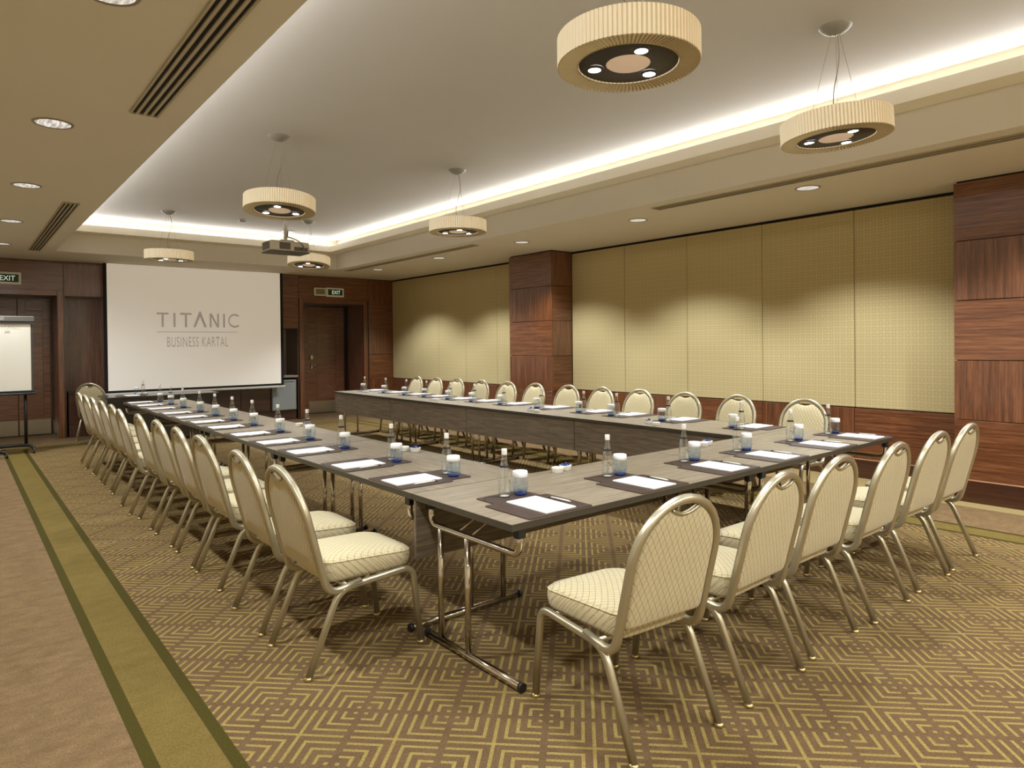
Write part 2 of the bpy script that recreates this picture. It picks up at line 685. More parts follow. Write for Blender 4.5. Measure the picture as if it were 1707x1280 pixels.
def ledge(x0, x1, y0, y1, side):
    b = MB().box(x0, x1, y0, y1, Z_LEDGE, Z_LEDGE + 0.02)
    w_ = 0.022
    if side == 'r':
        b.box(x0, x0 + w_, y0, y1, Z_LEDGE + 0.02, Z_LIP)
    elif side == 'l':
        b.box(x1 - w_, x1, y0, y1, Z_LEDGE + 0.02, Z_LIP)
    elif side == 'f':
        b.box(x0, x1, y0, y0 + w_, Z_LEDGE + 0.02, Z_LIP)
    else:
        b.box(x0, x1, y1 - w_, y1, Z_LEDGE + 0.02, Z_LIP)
    return b.build('cove_ledge', 'ledge_lit_paint', ceiling)


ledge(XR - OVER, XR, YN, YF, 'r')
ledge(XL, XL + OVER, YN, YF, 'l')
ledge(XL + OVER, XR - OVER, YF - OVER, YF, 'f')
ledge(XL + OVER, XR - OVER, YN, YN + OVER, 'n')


# ------------------------------------------------------------------ right wall
BANDS = [0.205, 0.757, 1.305, 1.858, 2.405, 2.945]
wall_r = structure(MB().box(WALL_R + 0.03, WALL_R + 0.15, WALL_N - 0.1, 14.7, 0, Z_SOF).build('wall_right', 'shadow_gap'),
                   'long wall of padded beige fabric panels over red-brown veneer')
PX = 7.18                                   # face of the pillars
g = 0.0025
far_edges = [8.79, 9.69, 10.66, 11.62, 12.58, WALL_B]
near_edges = [2.25, 3.34, 4.437, 5.54, 6.64, 7.74]
for edges in (near_edges, far_edges):
    for i in range(len(edges) - 1):
        a, b = edges[i], edges[i + 1]
        MB().bbox(WALL_R, WALL_R + 0.03, a + g, b - g, 0.765, 2.925, 0.006).build('fabric_panel', 'wall_fabric', wall_r)
        MB().bbox(WALL_R - 0.02, WALL_R + 0.03, a + g, b - g, 0.213, 0.757, 0.003).build(
            'wainscot_panel', 'veneer_grain_along_y' if i % 2 == 0 else 'veneer_grain_upright', wall_r)
    a, b = edges[0], edges[-1]
    MB().bbox(WALL_R - 0.025, WALL_R + 0.03, a, b, 0.0, 0.2, 0.003).build('skirting', 'base_veneer', wall_r)
    MB().box(WALL_R - 0.029, WALL_R + 0.03, a, b, 0.2, 0.211).build('brass_strip', 'brass_line', wall_r)


def pillar(y0, y1, far_side, near_side):
    core = MB().box(PX + 0.02, WALL_R + 0.03, y0 + 0.02, y1 - 0.02, 0, Z_SOF).build('pillar', 'shadow_gap', wall_r)
    for i in range(5):
        z0, z1 = BANDS[i] + 0.003, BANDS[i + 1] - 0.003
        hor = i % 2 == 0
        MB().bbox(PX, PX + 0.03, y0, y1, z0, z1, 0.002).build(
            'veneer_panel', 'veneer_grain_along_y' if hor else 'veneer_grain_upright', core)
        if near_side:
            MB().bbox(PX + 0.03, WALL_R, y0, y0 + 0.03, z0, z1, 0.002).build(
                'veneer_panel', 'veneer_grain_upright' if hor else 'veneer_grain_along_x', core)
        if far_side:
            MB().bbox(PX + 0.03, WALL_R, y1 - 0.03, y1, z0, z1, 0.002).build(
                'veneer_panel', 'veneer_grain_upright' if hor else 'veneer_grain_along_x', core)
    MB().bbox(PX - 0.006, WALL_R, y0 - 0.005, y1 + 0.005, 0.0, 0.2, 0.003).build('skirting', 'base_veneer', core)
    MB().box(PX - 0.009, WALL_R, y0 - 0.008, y1 + 0.008, 0.2, 0.211).build('brass_strip', 'brass_line', core)
    return core


pillar(7.745, 8.785, True, True)
pillar(WALL_N, 2.245, True, False)

# ------------------------------------------------------------------ left and near walls (outside the picture)
structure(MB().box(WALL_L - 0.1, WALL_L, WALL_N - 0.1, 14.7, 0, Z_SOF).build('wall_left', 'plain_wall_paint'))
structure(MB().box(WALL_L, WALL_R, WALL_N - 0.1, WALL_N, 0, Z_SOF).build('wall_near', 'plain_wall_paint'))

# ------------------------------------------------------------------ back wall with two door recesses and a servery niche
wall_b = structure(MB().box(WALL_L, WALL_R, 14.6, 14.7, 0, Z_SOF).build('wall_back', 'shadow_gap'),
                   'red-brown veneered end wall with two door recesses and a central niche')
YB = WALL_B
wall_bl = structure(MB().box(WALL_L, -0.49, 13.53, 14.6, 0, Z_SOF).build('wall_back_left', 'dark_veneer'), 'veneered wall around the double door')
wall_br = structure(MB().box(6.9, WALL_R + 0.03, 13.53, 14.6, 0, Z_SOF).build('wall_back_right', 'dark_veneer'), 'veneered wall around the single door')
trim_n = structure(MB().box(1.425, 3.5, 13.53, 14.6, 2.38, Z_SOF).build('trim_1', 'dark_veneer'), 'veneered header over the niche behind the screen')
LD0, LD1, LDZ = -0.40, 1.31, 2.38           # left door opening
NI0, NI1 = 1.425, 5.42                      # niche
RD0, RD1, RDZ = 5.545, 6.90, 2.385          # right door opening


def vp(x0, x1, z0, z1, mat, y0=YB, d=0.03, name='veneer_panel', parent=wall_b):
    return MB().bbox(x0 + 0.002, x1 - 0.002, y0, y0 + d, z0 + 0.002, z1 - 0.002, 0.002).build(name, mat, parent)


H, V_ = 'veneer_grain_along_x', 'veneer_grain_upright'
# carcass blocks behind the veneer so that the recesses have sides
for (x0, x1, z0, z1, pa) in ((LD0, LD1, LDZ, Z_SOF, wall_bl), (LD1, NI0, 0, Z_SOF, wall_bl), (3.5, NI1, 1.86, Z_SOF, trim_n),
                             (NI1, RD0, 0, Z_SOF, wall_br), (RD0, RD1, RDZ, Z_SOF, wall_br)):
    MB().box(x0, x1, YB + 0.03, 14.6, z0, z1).build('carcass', 'dark_veneer', pa)
# left: above the door, the trim and the niche header
vp(WALL_L, 1.402, 2.465, 2.945, H, parent=wall_bl)
vp(1.402, 3.5, 2.38, 2.945, V_, parent=trim_n)
vp(WALL_L, LD0 - 0.09, 0.2, 2.465, V_, parent=wall_bl)
# right: header and side panels
vp(4.5, 5.44, 2.405, 2.945, H, parent=trim_n)
vp(4.5, 5.44, 1.86, 2.405, H, parent=trim_n)
vp(3.5, 4.5, 1.86, 2.945, V_, parent=trim_n)
vp(5.44, 7.03, 2.47, 2.945, H, parent=wall_br)
for i in range(5):
    vp(7.03, WALL_R - 0.003, BANDS[i], BANDS[i + 1], V_ if i % 2 == 0 else H, parent=wall_br)
MB().bbox(7.03, WALL_R - 0.03, YB - 0.006, YB + 0.03, 0, 0.2, 0.003).build('skirting', 'base_veneer', wall_br)
# niche back, in stone mosaic on the right and veneer on the left
MB().box(NI0, 3.5, 14.14, 14.17, 0.75, 2.38).build('niche_back', V_, wall_b)
MB().box(3.5, NI1, 14.14, 14.17, 0.88, 1.86).build('niche_back', 'stone', wall_b)


def door_frame(parent, x0, x1, ztop, w_=0.09):
    MB().bbox(x0 - w_, x0, YB - 0.015, YB + 0.05, 0, ztop + w_, 0.004).build('jamb', V_, parent)
    MB().bbox(x1, x1 + w_, YB - 0.015, YB + 0.05, 0, ztop + w_, 0.004).build('jamb', V_, parent)
    MB().bbox(x0, x1, YB - 0.015, YB + 0.05, ztop, ztop + w_, 0.004).build('lintel', H, parent)


def door_leaf(parent, x0, x1, ztop, y):
    lf = MB().bbox(x0, x1, y, y + 0.045, 0.012, ztop, 0.003).build('leaf', 'door_veneer', parent)
    w_ = x1 - x0
    a, b = x0 + w_ * 0.24, x1 - w_ * 0.24
    z0_, z1_ = 0.30, ztop - 0.20
    for (p0, p1, q0, q1, mt) in ((x0 + 0.003, a - 0.003, 0.30, ztop - 0.01, V_), (b + 0.003, x1 - 0.003, 0.30, ztop - 0.01, V_),
                                 (a, b, z1_ + 0.003, ztop - 0.01, H)):
        MB().bbox(p0, p1, y - 0.006, y, q0, q1, 0.002).build('stile', 'door_veneer', lf)
    n_ = 4
    for k in range(n_):
        h_ = (z1_ - z0_) / n_
        MB().bbox(a, b, y - 0.004, y, z0_ + k * h_ + 0.002, z0_ + (k + 1) * h_ - 0.002, 0.002).build('inlay_panel', 'door_veneer', lf)
    MB().bbox(x0 + 0.01, x1 - 0.01, y - 0.008, y, 0.015, 0.275, 0.001).build('kick_plate', 'brushed_steel', lf)
    return lf


d1 = structure(empty('door_1', (0, 0, 0)), 'dark double door with steel kick plates behind the flip chart')
door_frame(d1, LD0, LD1, LDZ)
door_leaf(d1, -0.36, 0.812, 2.36, 14.30)
door_leaf(d1, 0.818, 1.28, 2.36, 14.30)
MB().box(LD0, LD1, 14.35, 14.6, 0, LDZ).build('backing', 'dark_veneer', d1)
MB().box(LD0 - 0.004, LD0, YB + 0.05, 14.3, 0, LDZ).build('reveal', V_, d1)
MB().box(LD1 - 0.004, LD1, YB + 0.05, 14.3, 0, LDZ).build('reveal', V_, d1)
MB().box(LD1 - 0.012, LD1 - 0.004, YB + 0.06, 14.28, 0, 0.25).build('kick_strip', 'brushed_steel', d1)

d2 = structure(empty('door_2', (0, 0, 0)), 'single dark door with card lock and lever handle under the full EXIT sign')
door_frame(d2, RD0, RD1, RDZ)
lf2 = door_leaf(d2, 5.985, 6.84, 2.36, 14.36)
MB().box(RD0, RD1, 14.41, 14.6, 0, RDZ).build('backing', 'dark_veneer', d2)
MB().bbox(RD0, 5.98, 14.33, 14.41, 0, RDZ, 0.003).build('side_panel', 'door_veneer', d2)
MB().box(RD1 - 0.004, RD1, YB + 0.05, 14.2, 0, RDZ).build('reveal', V_, d2)
MB().bbox(RD1 - 0.02, RD1, 14.2, 14.41, 0, RDZ, 0.003).build('reveal', 'dark_veneer', d2)
hx = 6.06
MB().bbox(hx - 0.035, hx + 0.035, 14.32, 14.354, 1.20, 1.30, 0.006).build('card_lock', 'brushed_steel', lf2)
hb = MB().bbox(hx - 0.03, hx + 0.03, 14.33, 14.354, 0.98, 1.10, 0.012)
hb.tube([(hx, 14.335, 1.06), (hx, 14.30, 1.06), (hx + 0.02, 14.29, 1.06), (hx + 0.13, 14.29, 1.06)], 0.010, 8)
hb.build('lever_handle', 'brushed_steel', lf2)
MB().cyl((0, 0), 0.01, 0, 0.01, 10).build('spy_hole', 'brushed_steel', lf2, (6.41, 14.355, 1.72)).rotation_euler = (PI / 2, 0, 0)

# ------------------------------------------------------------------ servery: cabinets, counter, minibar
cab = empty('low_cabinet', (3.13, 13.8, 0))
tag(cab, 'dark wooden low cabinet run under the projection screen', 'cabinet')


def rel(o, parent):
    """keep world-space mesh coordinates under an Empty that is not at the origin"""
    o.parent = parent
    o.matrix_parent_inverse = Matrix.Translation(-Vector(parent.location))
    return o


rel(MB().box(NI0 + 0.028, 4.86, 13.55, 14.12, 0.20, 0.73).build('carcass', 'dark_veneer'), cab)
rel(MB().box(NI0 + 0.028, NI1 - 0.028, 13.56, 14.12, 0.0, 0.20).build('plinth', 'base_veneer'), cab)
rel(MB().bbox(NI0 + 0.028, 4.86, 13.52, 14.13, 0.73, 0.76, 0.003).build('worktop', 'dark_veneer'), cab)
xs = [NI0 + 0.028, 2.14, 2.85, 3.56, 4.275, 4.85]
for i in range(5):
    d_ = rel(MB().bbox(xs[i] + 0.003, xs[i + 1] - 0.003, 13.525, 13.55, 0.205, 0.725, 0.003).build('door', 'base_veneer' if i == 0 else 'dark_veneer'), cab)
rel(MB().bbox(NI0 + 0.028, 2.05, 13.52, 13.56, 0.0, 0.2, 0.003).build('skirting', 'base_veneer'), cab)

cnt = MB().bbox(4.62, NI1 - 0.002, 13.5, 14.13, 0.862, 0.905, 0.004).build('counter_shelf', 'stone')
tag(cnt, 'pale stone counter shelf in the niche above the minibar', 'shelf')
hous = MB().box(4.865, 4.878, 13.53, 14.12, 0.2, 0.86)
hous.box(5.376, 5.391, 13.53, 14.12, 0.2, 0.86).box(4.878, 5.382, 14.1, 14.12, 0.2, 0.86)
rel(hous.build('minibar_housing', 'dark_veneer'), cab)
fr = empty('minibar', (5.13, 13.8, 0.2))
tag(fr, 'small grey minibar fridge built in beside the cabinet', 'fridge')
rel(MB().bbox(4.885, 5.375, 13.53, 14.05, 0.201, 0.815, 0.004).build('body', 'fridge_grey'), fr)
fd = rel(MB().bbox(4.885, 5.37, 13.495, 13.528, 0.21, 0.81, 0.006).build('door', 'fridge_grey'), fr)
hd = MB().bbox(4.93, 5.33, 13.487, 13.495, 0.775, 0.79, 0.003).build('handle', 'aluminium')
hd.parent = fd
hd.matrix_parent_inverse = fd.matrix_world.inverted()

# ------------------------------------------------------------------ projection screen
SY = 13.36
scr = empty('projection_screen', (3.51, SY, 0.68))
tag(scr, 'large white projection screen pulled down on the end wall', 'screen')
rel(MB().box(2.01, 5.01, SY, SY + 0.004, 0.762, 2.955).build('sheet', 'screen_fabric_glow'), scr)
bd = MB().box(1.955, 2.01, SY, SY + 0.004, 0.722, 2.955)
bd.box(5.01, 5.065, SY, SY + 0.004, 0.722, 2.955).box(2.01, 5.01, SY, SY + 0.004, 0.722, 0.762)
rel(bd.build('black_border', 'screen_black'), scr)
rel(MB().tube([(1.97, SY, 0.698), (5.08, SY, 0.698)], 0.024, 12).build('weight_bar', 'white_plastic'), scr)


def titanic(x0, z0, wd, ht, y, d=0.001):
    """the wordmark as strokes; the A has no bar and rises above the rest"""
    k = wd / 960.0
    kz = ht / 175.0
    b = MB()

    def quad(pts):
        vs_ = [(x0 + px * k, y, z0 + pz * kz) for px, pz in pts]
        b.add(vs_, [tuple(range(len(vs_)))])

    def T(px):
        quad([(px, 153), (px + 135, 153), (px + 135, 177), (px, 177)])
        quad([(px + 55, 0), (px + 80, 0), (px + 80, 153), (px + 55, 153)])

    def I_(px):
        quad([(px, 0), (px + 25, 0), (px + 25, 175), (px, 175)])

    T(0)
    I_(188)
    T(266)
    quad([(418, 0), (447, 0), (511, 160), (500, 200), (492, 200)])
    quad([(580, 0), (551, 0), (489, 160), (500, 200), (508, 200)])
    quad([(615, 0), (637, 0), (637, 175), (615, 175)])
    quad([(708, 0), (730, 0), (730, 175), (708, 175)])
    quad([(615, 175), (641, 175), (730, 0), (704, 0)][::-1])
    I_(780)
    n_ = 18
    cx, cz = 928, 87
    a0, a1 = math.radians(48), math.radians(312)
    for i in range(n_):
        p, q = a0 + (a1 - a0) * i / n_, a0 + (a1 - a0) * (i + 1) / n_
        quad([(cx + 68 * math.cos(p), cz + 66 * math.sin(p)), (cx + 84 * math.cos(p), cz + 90 * math.sin(p)),
              (cx + 84 * math.cos(q), cz + 90 * math.sin(q)), (cx + 68 * math.cos(q), cz + 66 * math.sin(q))])
    return b


rel(titanic(2.775, 1.868, 1.40, 0.259, SY - 0.0015).build('lettering', 'screen_print_glow'), scr)
rel(MB().box(2.772, 4.182, SY - 0.002, SY - 0.0005, 1.775, 1.787).build('underline', 'screen_print_glow'), scr)
me = text_mesh('BUSINESS KARTAL', 1.06, 0.186, spacing=1.12)
me.materials.append(M['screen_print_glow'])
o = bpy.data.objects.new('lettering', me)
C.objects.link(o)
o.parent = scr
o.location = (2.94 - 3.51, -0.0015, 1.506 - 0.68)

# ------------------------------------------------------------------ exit signs
def exit_sign(x0, x1, z0, z1, label, box_left):
    e = empty('exit_sign', ((x0 + x1) / 2, YB - 0.03, z0))
    tag(e, label, 'sign')
    y = YB - 0.04
    rel(MB().bbox(x0, x1, y, YB - 0.001, z0, z1, 0.006).build('case', 'exit_case'), e)
    pn = rel(MB().box(x0 + 0.035, x1 - 0.035, y - 0.003, y, z0 + 0.035, z1 - 0.035).build('green_panel', 'exit_green'), e)
    w_, h_ = (x1 - x0) * 0.46, (z1 - z0) * 0.40
    me = text_mesh('EXIT', w_, h_)
    me.materials.append(M['exit_letters'])
    o = bpy.data.objects.new('lettering', me)
    C.objects.link(o)
    o.parent = e
    o.location = (-w_ / 2 + (0.02 if box_left else 0.035), y - 0.0045 - (YB - 0.03), (z1 - z0 - h_) / 2)
    return e


exit_sign(6.035, 6.43, 2.535, 2.725, 'green EXIT sign in a white case above the single door', True)
exit_sign(0.40, 0.83, 2.54, 2.735, 'green EXIT sign in a white case above the double door', False)
eb = empty('emergency_light', (5.90, YB - 0.03, 2.56))
tag(eb, 'grey battery box with a white frame beside the EXIT sign', 'box')
rel(MB().bbox(5.775, 6.025, YB - 0.035, YB - 0.001, 2.55, 2.715, 0.006).build('case', 'exit_case'), eb)
rel(MB().box(5.80, 6.005, YB - 0.04, YB - 0.035, 2.575, 2.692).build('grille', 'grille_grey'), eb)

# ------------------------------------------------------------------ ceiling services
def downlight(x, y, label):
    e = empty('downlight', (x, y, Z_SOF))
    tag(e, label, 'light', 'recessed downlights in the lower ceiling')
    ring = []
    n = 28
    MB().lathe([(0.098, -0.001), (0.101, -0.006), (0.112, -0.006), (0.117, -0.001)], n).build('trim_ring', 'downlight_ring', e)
    MB().disc(0.099, -0.0025, n, flip=True).build('reflector', 'downlight_reflector', e)
    d = bpy.data.lights.new('downlight_lamp', 'SPOT')
    d.energy = DOWN_W * (1.45 if x > 6 else 1.1)
    d.color = WARM
    d.spot_size = math.radians(122 if x > 6 else 166)
    d.spot_blend = 0.5 if x > 6 else 0.9
    d.shadow_soft_size = 0.06
    o = bpy.data.objects.new('downlight_lamp', d)
    C.objects.link(o)
    o.parent = e
    o.location = (0, 0, -0.015)
    return e


DY = [-1.04, 1.08, 3.19, 5.27, 7.41, 9.57, 11.70]  # first two rows are out of view, added to light the near chairs
for xx in (1.75, 2.9, 4.05, 5.2):  # unseen row behind the camera, added as fill for the near chair backs
    downlight(xx, -1.04, 'unseen fill downlight added over the strip behind the near end, %s from the fabric wall' % ORD[(1.75, 2.9, 4.05, 5.2).index(xx) * -1 + 3])
for i, yy in enumerate(DY):
    k = ORD[len(DY) - 1 - i]
    downlight(0.505, yy, 'round recessed downlight on the flip-chart side, %s from the end wall' % k)
    downlight(6.30, yy, 'round recessed downlight on the fabric-wall side, %s from the end wall' % k)


def diffuser(x0, x1, y0, y1, slots, label):
    e = empty('slot_diffuser', ((x0 + x1) / 2, (y0 + y1) / 2, Z_SOF))
    tag(e, label, 'air vent', 'ceiling slot diffusers')
    cx, cy = (x0 + x1) / 2, (y0 + y1) / 2
    hx_, hy = (x1 - x0) / 2, (y1 - y0) / 2
    MB().box(-hx_ + 0.004, hx_ - 0.004, -hy + 0.004, hy - 0.004, -0.002, -0.0005).build('plenum', 'duct_dark', e)
    fr_ = MB()
    w_ = 0.012
    fr_.box(-hx_, -hx_ + w_, -hy, hy, -0.012, -0.0005).box(hx_ - w_, hx_, -hy, hy, -0.012, -0.0005)
    fr_.box(-hx_ + w_, hx_ - w_, -hy, -hy + w_, -0.012, -0.0005).box(-hx_ + w_, hx_ - w_, hy - w_, hy, -0.012, -0.0005)
    fr_.build('frame', 'duct_frame', e)
    for k in range(1, slots):
        xx = -hx_ + k * 2 * hx_ / slots
        MB().box(xx - 0.008, xx + 0.008, -hy + w_, hy - w_, -0.012, -0.002).build('slat', 'duct_frame', e)
    return e


diffuser(0.846, 1.006, 0.55, 4.72, 4, 'four-slot air vent on the flip-chart side, farther from the end wall')
diffuser(0.840, 0.985, 8.02, 12.19, 4, 'four-slot air vent on the flip-chart side, nearer the end wall')
diffuser(5.846, 5.985, 0.55, 4.70, 2, 'long slot air vent on the fabric-wall side, farther from the end wall')
diffuser(5.846, 5.965, 7.98, 12.22, 2, 'long slot air vent on the fabric-wall side, nearer the end wall')

for (px, py, nm, lb) in ((3.508, 10.91, 'smoke_detector', 'small round smoke detector on the raised ceiling'),
                         (4.49, 11.55, 'ceiling_speaker', 'flat round ceiling speaker near the far cove ledge')):
    r_ = 0.055 if nm == 'smoke_detector' else 0.10
    h_ = 0.04 if nm == 'smoke_detector' else 0.008
    o = MB().lathe([(0.001, -h_), (r_ * 0.7, -h_), (r_, -h_ * 0.5), (r_, 0)], 20).build(nm, 'canopy_grey', None, (px, py, Z_CEIL))
    tag(o, lb, 'detector' if 'smoke' in nm else 'speaker')


# pendant lamps
R_, HGT = 0.325, 0.135


def pendant_proto():
    e = empty('pendant_lamp')
    n = 400                      # 100 pleats of four facets each
    saw = (0.0, 0.0055, 0.0065, 0.002)
    vs_, fs = [], []
    for zz in (0, 0.004, HGT - 0.004, HGT):
        for k in range(n):
            a = 2 * PI * k / n
            r = R_ - 0.003 + saw[k % 4] * (0.3 if zz in (0, HGT) else 1)
            vs_.append((r * math.cos(a), r * math.sin(a), zz))
    for i in range(3):
        for k in range(n):
            fs.append((i * n + k, i * n + (k + 1) % n, (i + 1) * n + (k + 1) % n, (i + 1) * n + k))
    MB().add(vs_, fs, False).build('shade', 'lamp_shade', e)
    vs_, fs = [], []
    for r in (R_ - 0.002, 0.235):
        for k in range(n):
            a = 2 * PI * k / n
            vs_.append((r * math.cos(a), r * math.sin(a), 0.006 - saw[k % 4] * (1 if r > 0.3 else 0.7)))
    for k in range(n):
        fs.append((k, n + k, n + (k + 1) % n, (k + 1) % n))
    MB().add(vs_, fs, False).build('pleated_underside', 'lamp_shade_under', e)
    MB().tube([(R_ * math.cos(2 * PI * k / 48), R_ * math.sin(2 * PI * k / 48), 0.001) for k in range(48)], 0.003, 6, closed=True).build('hem', 'lamp_shade_under', e)
    MB().tube([(0.234 * math.cos(2 * PI * k / 48), 0.234 * math.sin(2 * PI * k / 48), 0.003) for k in range(48)], 0.003, 6, closed=True).build('inner_hem', 'brass', e)
    MB().disc(R_ - 0.004, HGT - 0.006, 48).build('top_cover', 'lamp_shade_under', e)
    pl = MB().lathe([(0.001, 0.010), (0.228, 0.010), (0.228, 0.02)], 48).build('plate', 'lamp_plate', e)
    MB().lathe([(0.001, 0.004), (0.094, 0.004), (0.102, 0.0098)], 40).build('diffuser', 'lamp_disc', e)
    for k in range(3):
        a = math.radians(-118 + 120 * k)
        cx, cy = 0.158 * math.cos(a), 0.158 * math.sin(a)
        sp = MB().lathe([(0.030, 0.0005), (0.033, 0.004), (0.041, 0.009)], 20, (cx, cy, 0)).build('spot_ring', 'lamp_plate', e)
        MB().disc(0.030, 0.001, 20, (cx, cy), True).build('bulb', 'lamp_bulb', sp)
        d = bpy.data.lights.new('pendant_spot', 'SPOT')
        d.energy = SPOT_W
        d.color = (0.96, 1.02, 1.06)
        d.spot_size = math.radians(150)
        d.spot_blend = 1.0
        d.shadow_soft_size = 0.03
        o_ = bpy.data.objects.new('pendant_spot', d)
        C.objects.link(o_)
        o_.parent = e
        o_.location = (cx, cy, -0.01)
    top = Z_CEIL - 2.785
    prof = [(0.005, top - 0.052), (0.04, top - 0.046), (0.075, top - 0.028), (0.095, top - 0.008), (0.1, top)]
    MB().lathe(prof, 28).build('canopy', 'canopy_grey', e)
    for k in range(3):
        a = math.radians(20 + 120 * k)
        MB().tube([(0.025 * math.cos(a), 0.025 * math.sin(a), top - 0.045), (0.16 * math.cos(a), 0.16 * math.sin(a), HGT - 0.006)],
                  0.0012, 5).build('suspension_wire', 'cord', e)
    pts = []
    for i in range(13):
        q = i / 12
        pts.append((0.03 * math.sin(q * PI * 2) + 0.01, -0.01 + 0.02 * q, top - 0.05 + (HGT - 0.006 - top + 0.05) * q))
    MB().tube(pts, 0.0032, 6).build('cable', 'cord', e)
    return e


lamps = [(2.429, 2.082, 0, 0, 'pleated drum pendant lamp over the near end, flip-chart side'),
         (4.36, 2.02, 2, -3, 'pleated drum pendant lamp over the near end, fabric-wall side'),
         (2.40, 6.38, 3.4, 3, 'pendant drum lamp over the middle of the tables, flip-chart side'),
         (4.47, 6.39, 0, 0, 'pendant drum lamp over the middle of the tables, fabric-wall side'),
         (2.44, 10.88, -1.4, 0, 'pendant drum lamp in front of the screen, flip-chart side'),
         (4.38, 10.42, 5.0, 4, 'pendant drum lamp in front of the screen, fabric-wall side')]
proto = pendant_proto()
for i, (x, y, tx, ty, lb) in enumerate(lamps):
    e = proto if i == 0 else copy_tree(proto)
    e.location = (x, y, 2.785)
    tag(e, lb, 'lamp', 'pleated drum pendant lamps')
    if tx or ty:
        rot = Matrix.Rotation(math.radians(-tx), 4, 'X') @ Matrix.Rotation(math.radians(ty), 4, 'Y')
        for ch in e.children:
            if ch.name.split('.')[0] not in ('canopy', 'suspension_wire', 'cable'):
                ch.matrix_local = rot @ ch.matrix_local

# projector on its pole
pj = empty('projector', (3.50, 9.1, 2.772))
tag(pj, 'grey ceiling projector on a pole in front of the screen', 'projector')
MB().bbox(-0.27, 0.27, -0.17, 0.17, 0.0, 0.145, 0.02).build('body', 'projector_grey', pj)
MB().bbox(-0.272, 0.272, -0.172, 0.172, -0.006, 0.010, 0.004).build('base_plate', 'projector_dark', pj)
MB().bbox(-0.15, 0.0, -0.176, -0.17, 0.03, 0.12, 0.002).build('vent_grille', 'projector_dark', pj)
MB().bbox(0.05, 0.24, -0.176, -0.17, 0.02, 0.07, 0.002).build('socket_panel', 'projector_dark', pj)
MB().bbox(-0.276, -0.27, -0.13, 0.12, 0.03, 0.13, 0.002).build('side_grille', 'projector_dark', pj)
MB().lathe([(0.06, 0), (0.06, 0.05), (0.045, 0.05), (0.04, 0.03), (0.001, 0.03)], 20).build('lens', 'lens_glass', pj, (-0.1, 0.17, 0.075)).rotation_euler = (-PI / 2, 0, 0)
MB().tube([(0, 0, 0.15), (0, 0, Z_CEIL - 2.772)], 0.024, 14).build('pole', 'white_plastic', pj)
MB().bbox(-0.09, 0.09, -0.09, 0.09, 0.155, 0.172, 0.004).build('bracket', 'white_plastic', pj)
MB().lathe([(0.024, -0.03), (0.08, -0.012), (0.085, 0)], 24).build('ceiling_plate', 'white_plastic', pj, (0, 0, Z_CEIL - 2.772))
pts = [(0.03, 0.0, 0.30), (0.0, -0.06, 0.21), (0.03, -0.15, 0.19), (0.12, -0.20, 0.14), (0.17, -0.21, 0.08), (0.16, -0.176, 0.04)]
MB().tube(fillet(pts, 0.05), 0.008, 8).build('cable', 'projector_dark', pj)


# ------------------------------------------------------------------ flip chart
fc = empty('flip_chart', (0.48, 11.95, 0))
tag(fc, 'white flip chart board on a black wheeled stand before the double door', 'flip chart')
MB().bbox(-0.39, 0.375, 0.01, 0.03, 0.88, 1.90, 0.003).build('board', 'board_white', fc)
MB().bbox(-0.375, 0.355, -0.004, 0.01, 0.905, 1.855, 0.001).build('paper_pad', 'board_white', fc)
MB().bbox(-0.41, 0.40, -0.02, 0.03, 1.895, 1.968, 0.004).build('clamp_bar', 'aluminium', fc)
MB().bbox(-0.41, 0.40, -0.014, 0.03, 1.855, 1.893, 0.003).build('paper_clip', 'dark_grey_bar', fc)
MB().bbox(0.356, 0.382, 0.0, 0.032, 0.87, 1.86, 0.002).build('side_rail', 'dark_grey_bar', fc)
MB().bbox(-0.42, 0.40, -0.07, 0.03, 0.845, 0.872, 0.004).build('pen_tray', 'black_metal', fc)
MB().bbox(-0.40, 0.385, -0.01, 0.03, 0.872, 0.905, 0.004).build('lower_rail', 'black_metal', fc)
b = titanic(0, 0, 0.26, 0.045, 0)
b.build('lettering', 'flip_print', fc, (-0.03, -0.0055, 1.785))
MB().box(0, 0.06, -0.0002, 0.0002, 0, 0.03).build('small_print', 'flip_print', fc, (0.055, -0.0055, 1.735))
MB().bbox(-0.105, 0.05, -0.0215, -0.0195, 1.905, 1.955, 0.0005).build('badge', 'badge_grey', fc)
for sx in (-0.30, 0.285):
    MB().tube([(sx, 0.045, 0.11), (sx, 0.045, 0.90)], 0.021, 12).build('post', 'black_metal', fc)
# arched base bars with casters
arc = fillet([(-0.50, -0.12, 0.075), (-0.40, -0.03, 0.115), (-0.2, 0.045, 0.115), (0.2, 0.045, 0.115), (0.33, 0.0, 0.115), (0.365, -0.08, 0.08)], 0.08)
MB().tube(arc, 0.024, 10).build('base_bar', 'black_metal', fc)
arc2 = fillet([(-0.45, -0.38, 0.075), (-0.30, -0.28, 0.085), (-0.05, -0.30, 0.085), (0.04, -0.38, 0.075)], 0.08)
MB().tube(arc2, 0.021, 10).build('base_bar', 'black_metal', fc)
MB().tube([(-0.2, 0.045, 0.105), (-0.15, -0.28, 0.085)], 0.02, 8).build('base_bar', 'black_metal', fc)
for (cx, cy) in ((0.365, -0.09), (0.04, -0.39), (-0.46, -0.39), (-0.50, -0.13)):
    cs = MB().tube([(cx - 0.012, cy, 0.027), (cx + 0.012, cy, 0.027)], 0.027, 14).build('caster', 'black_plastic', fc)
    MB().tube([(cx - 0.016, cy, 0.027), (cx + 0.016, cy, 0.027)], 0.013, 10).tube([(cx, cy, 0.05), (cx, cy + 0.006, 0.085)], 0.008, 8).build('hub', 'chrome', cs)


# ------------------------------------------------------------------ tables
TZ, TW = 0.74, 0.805


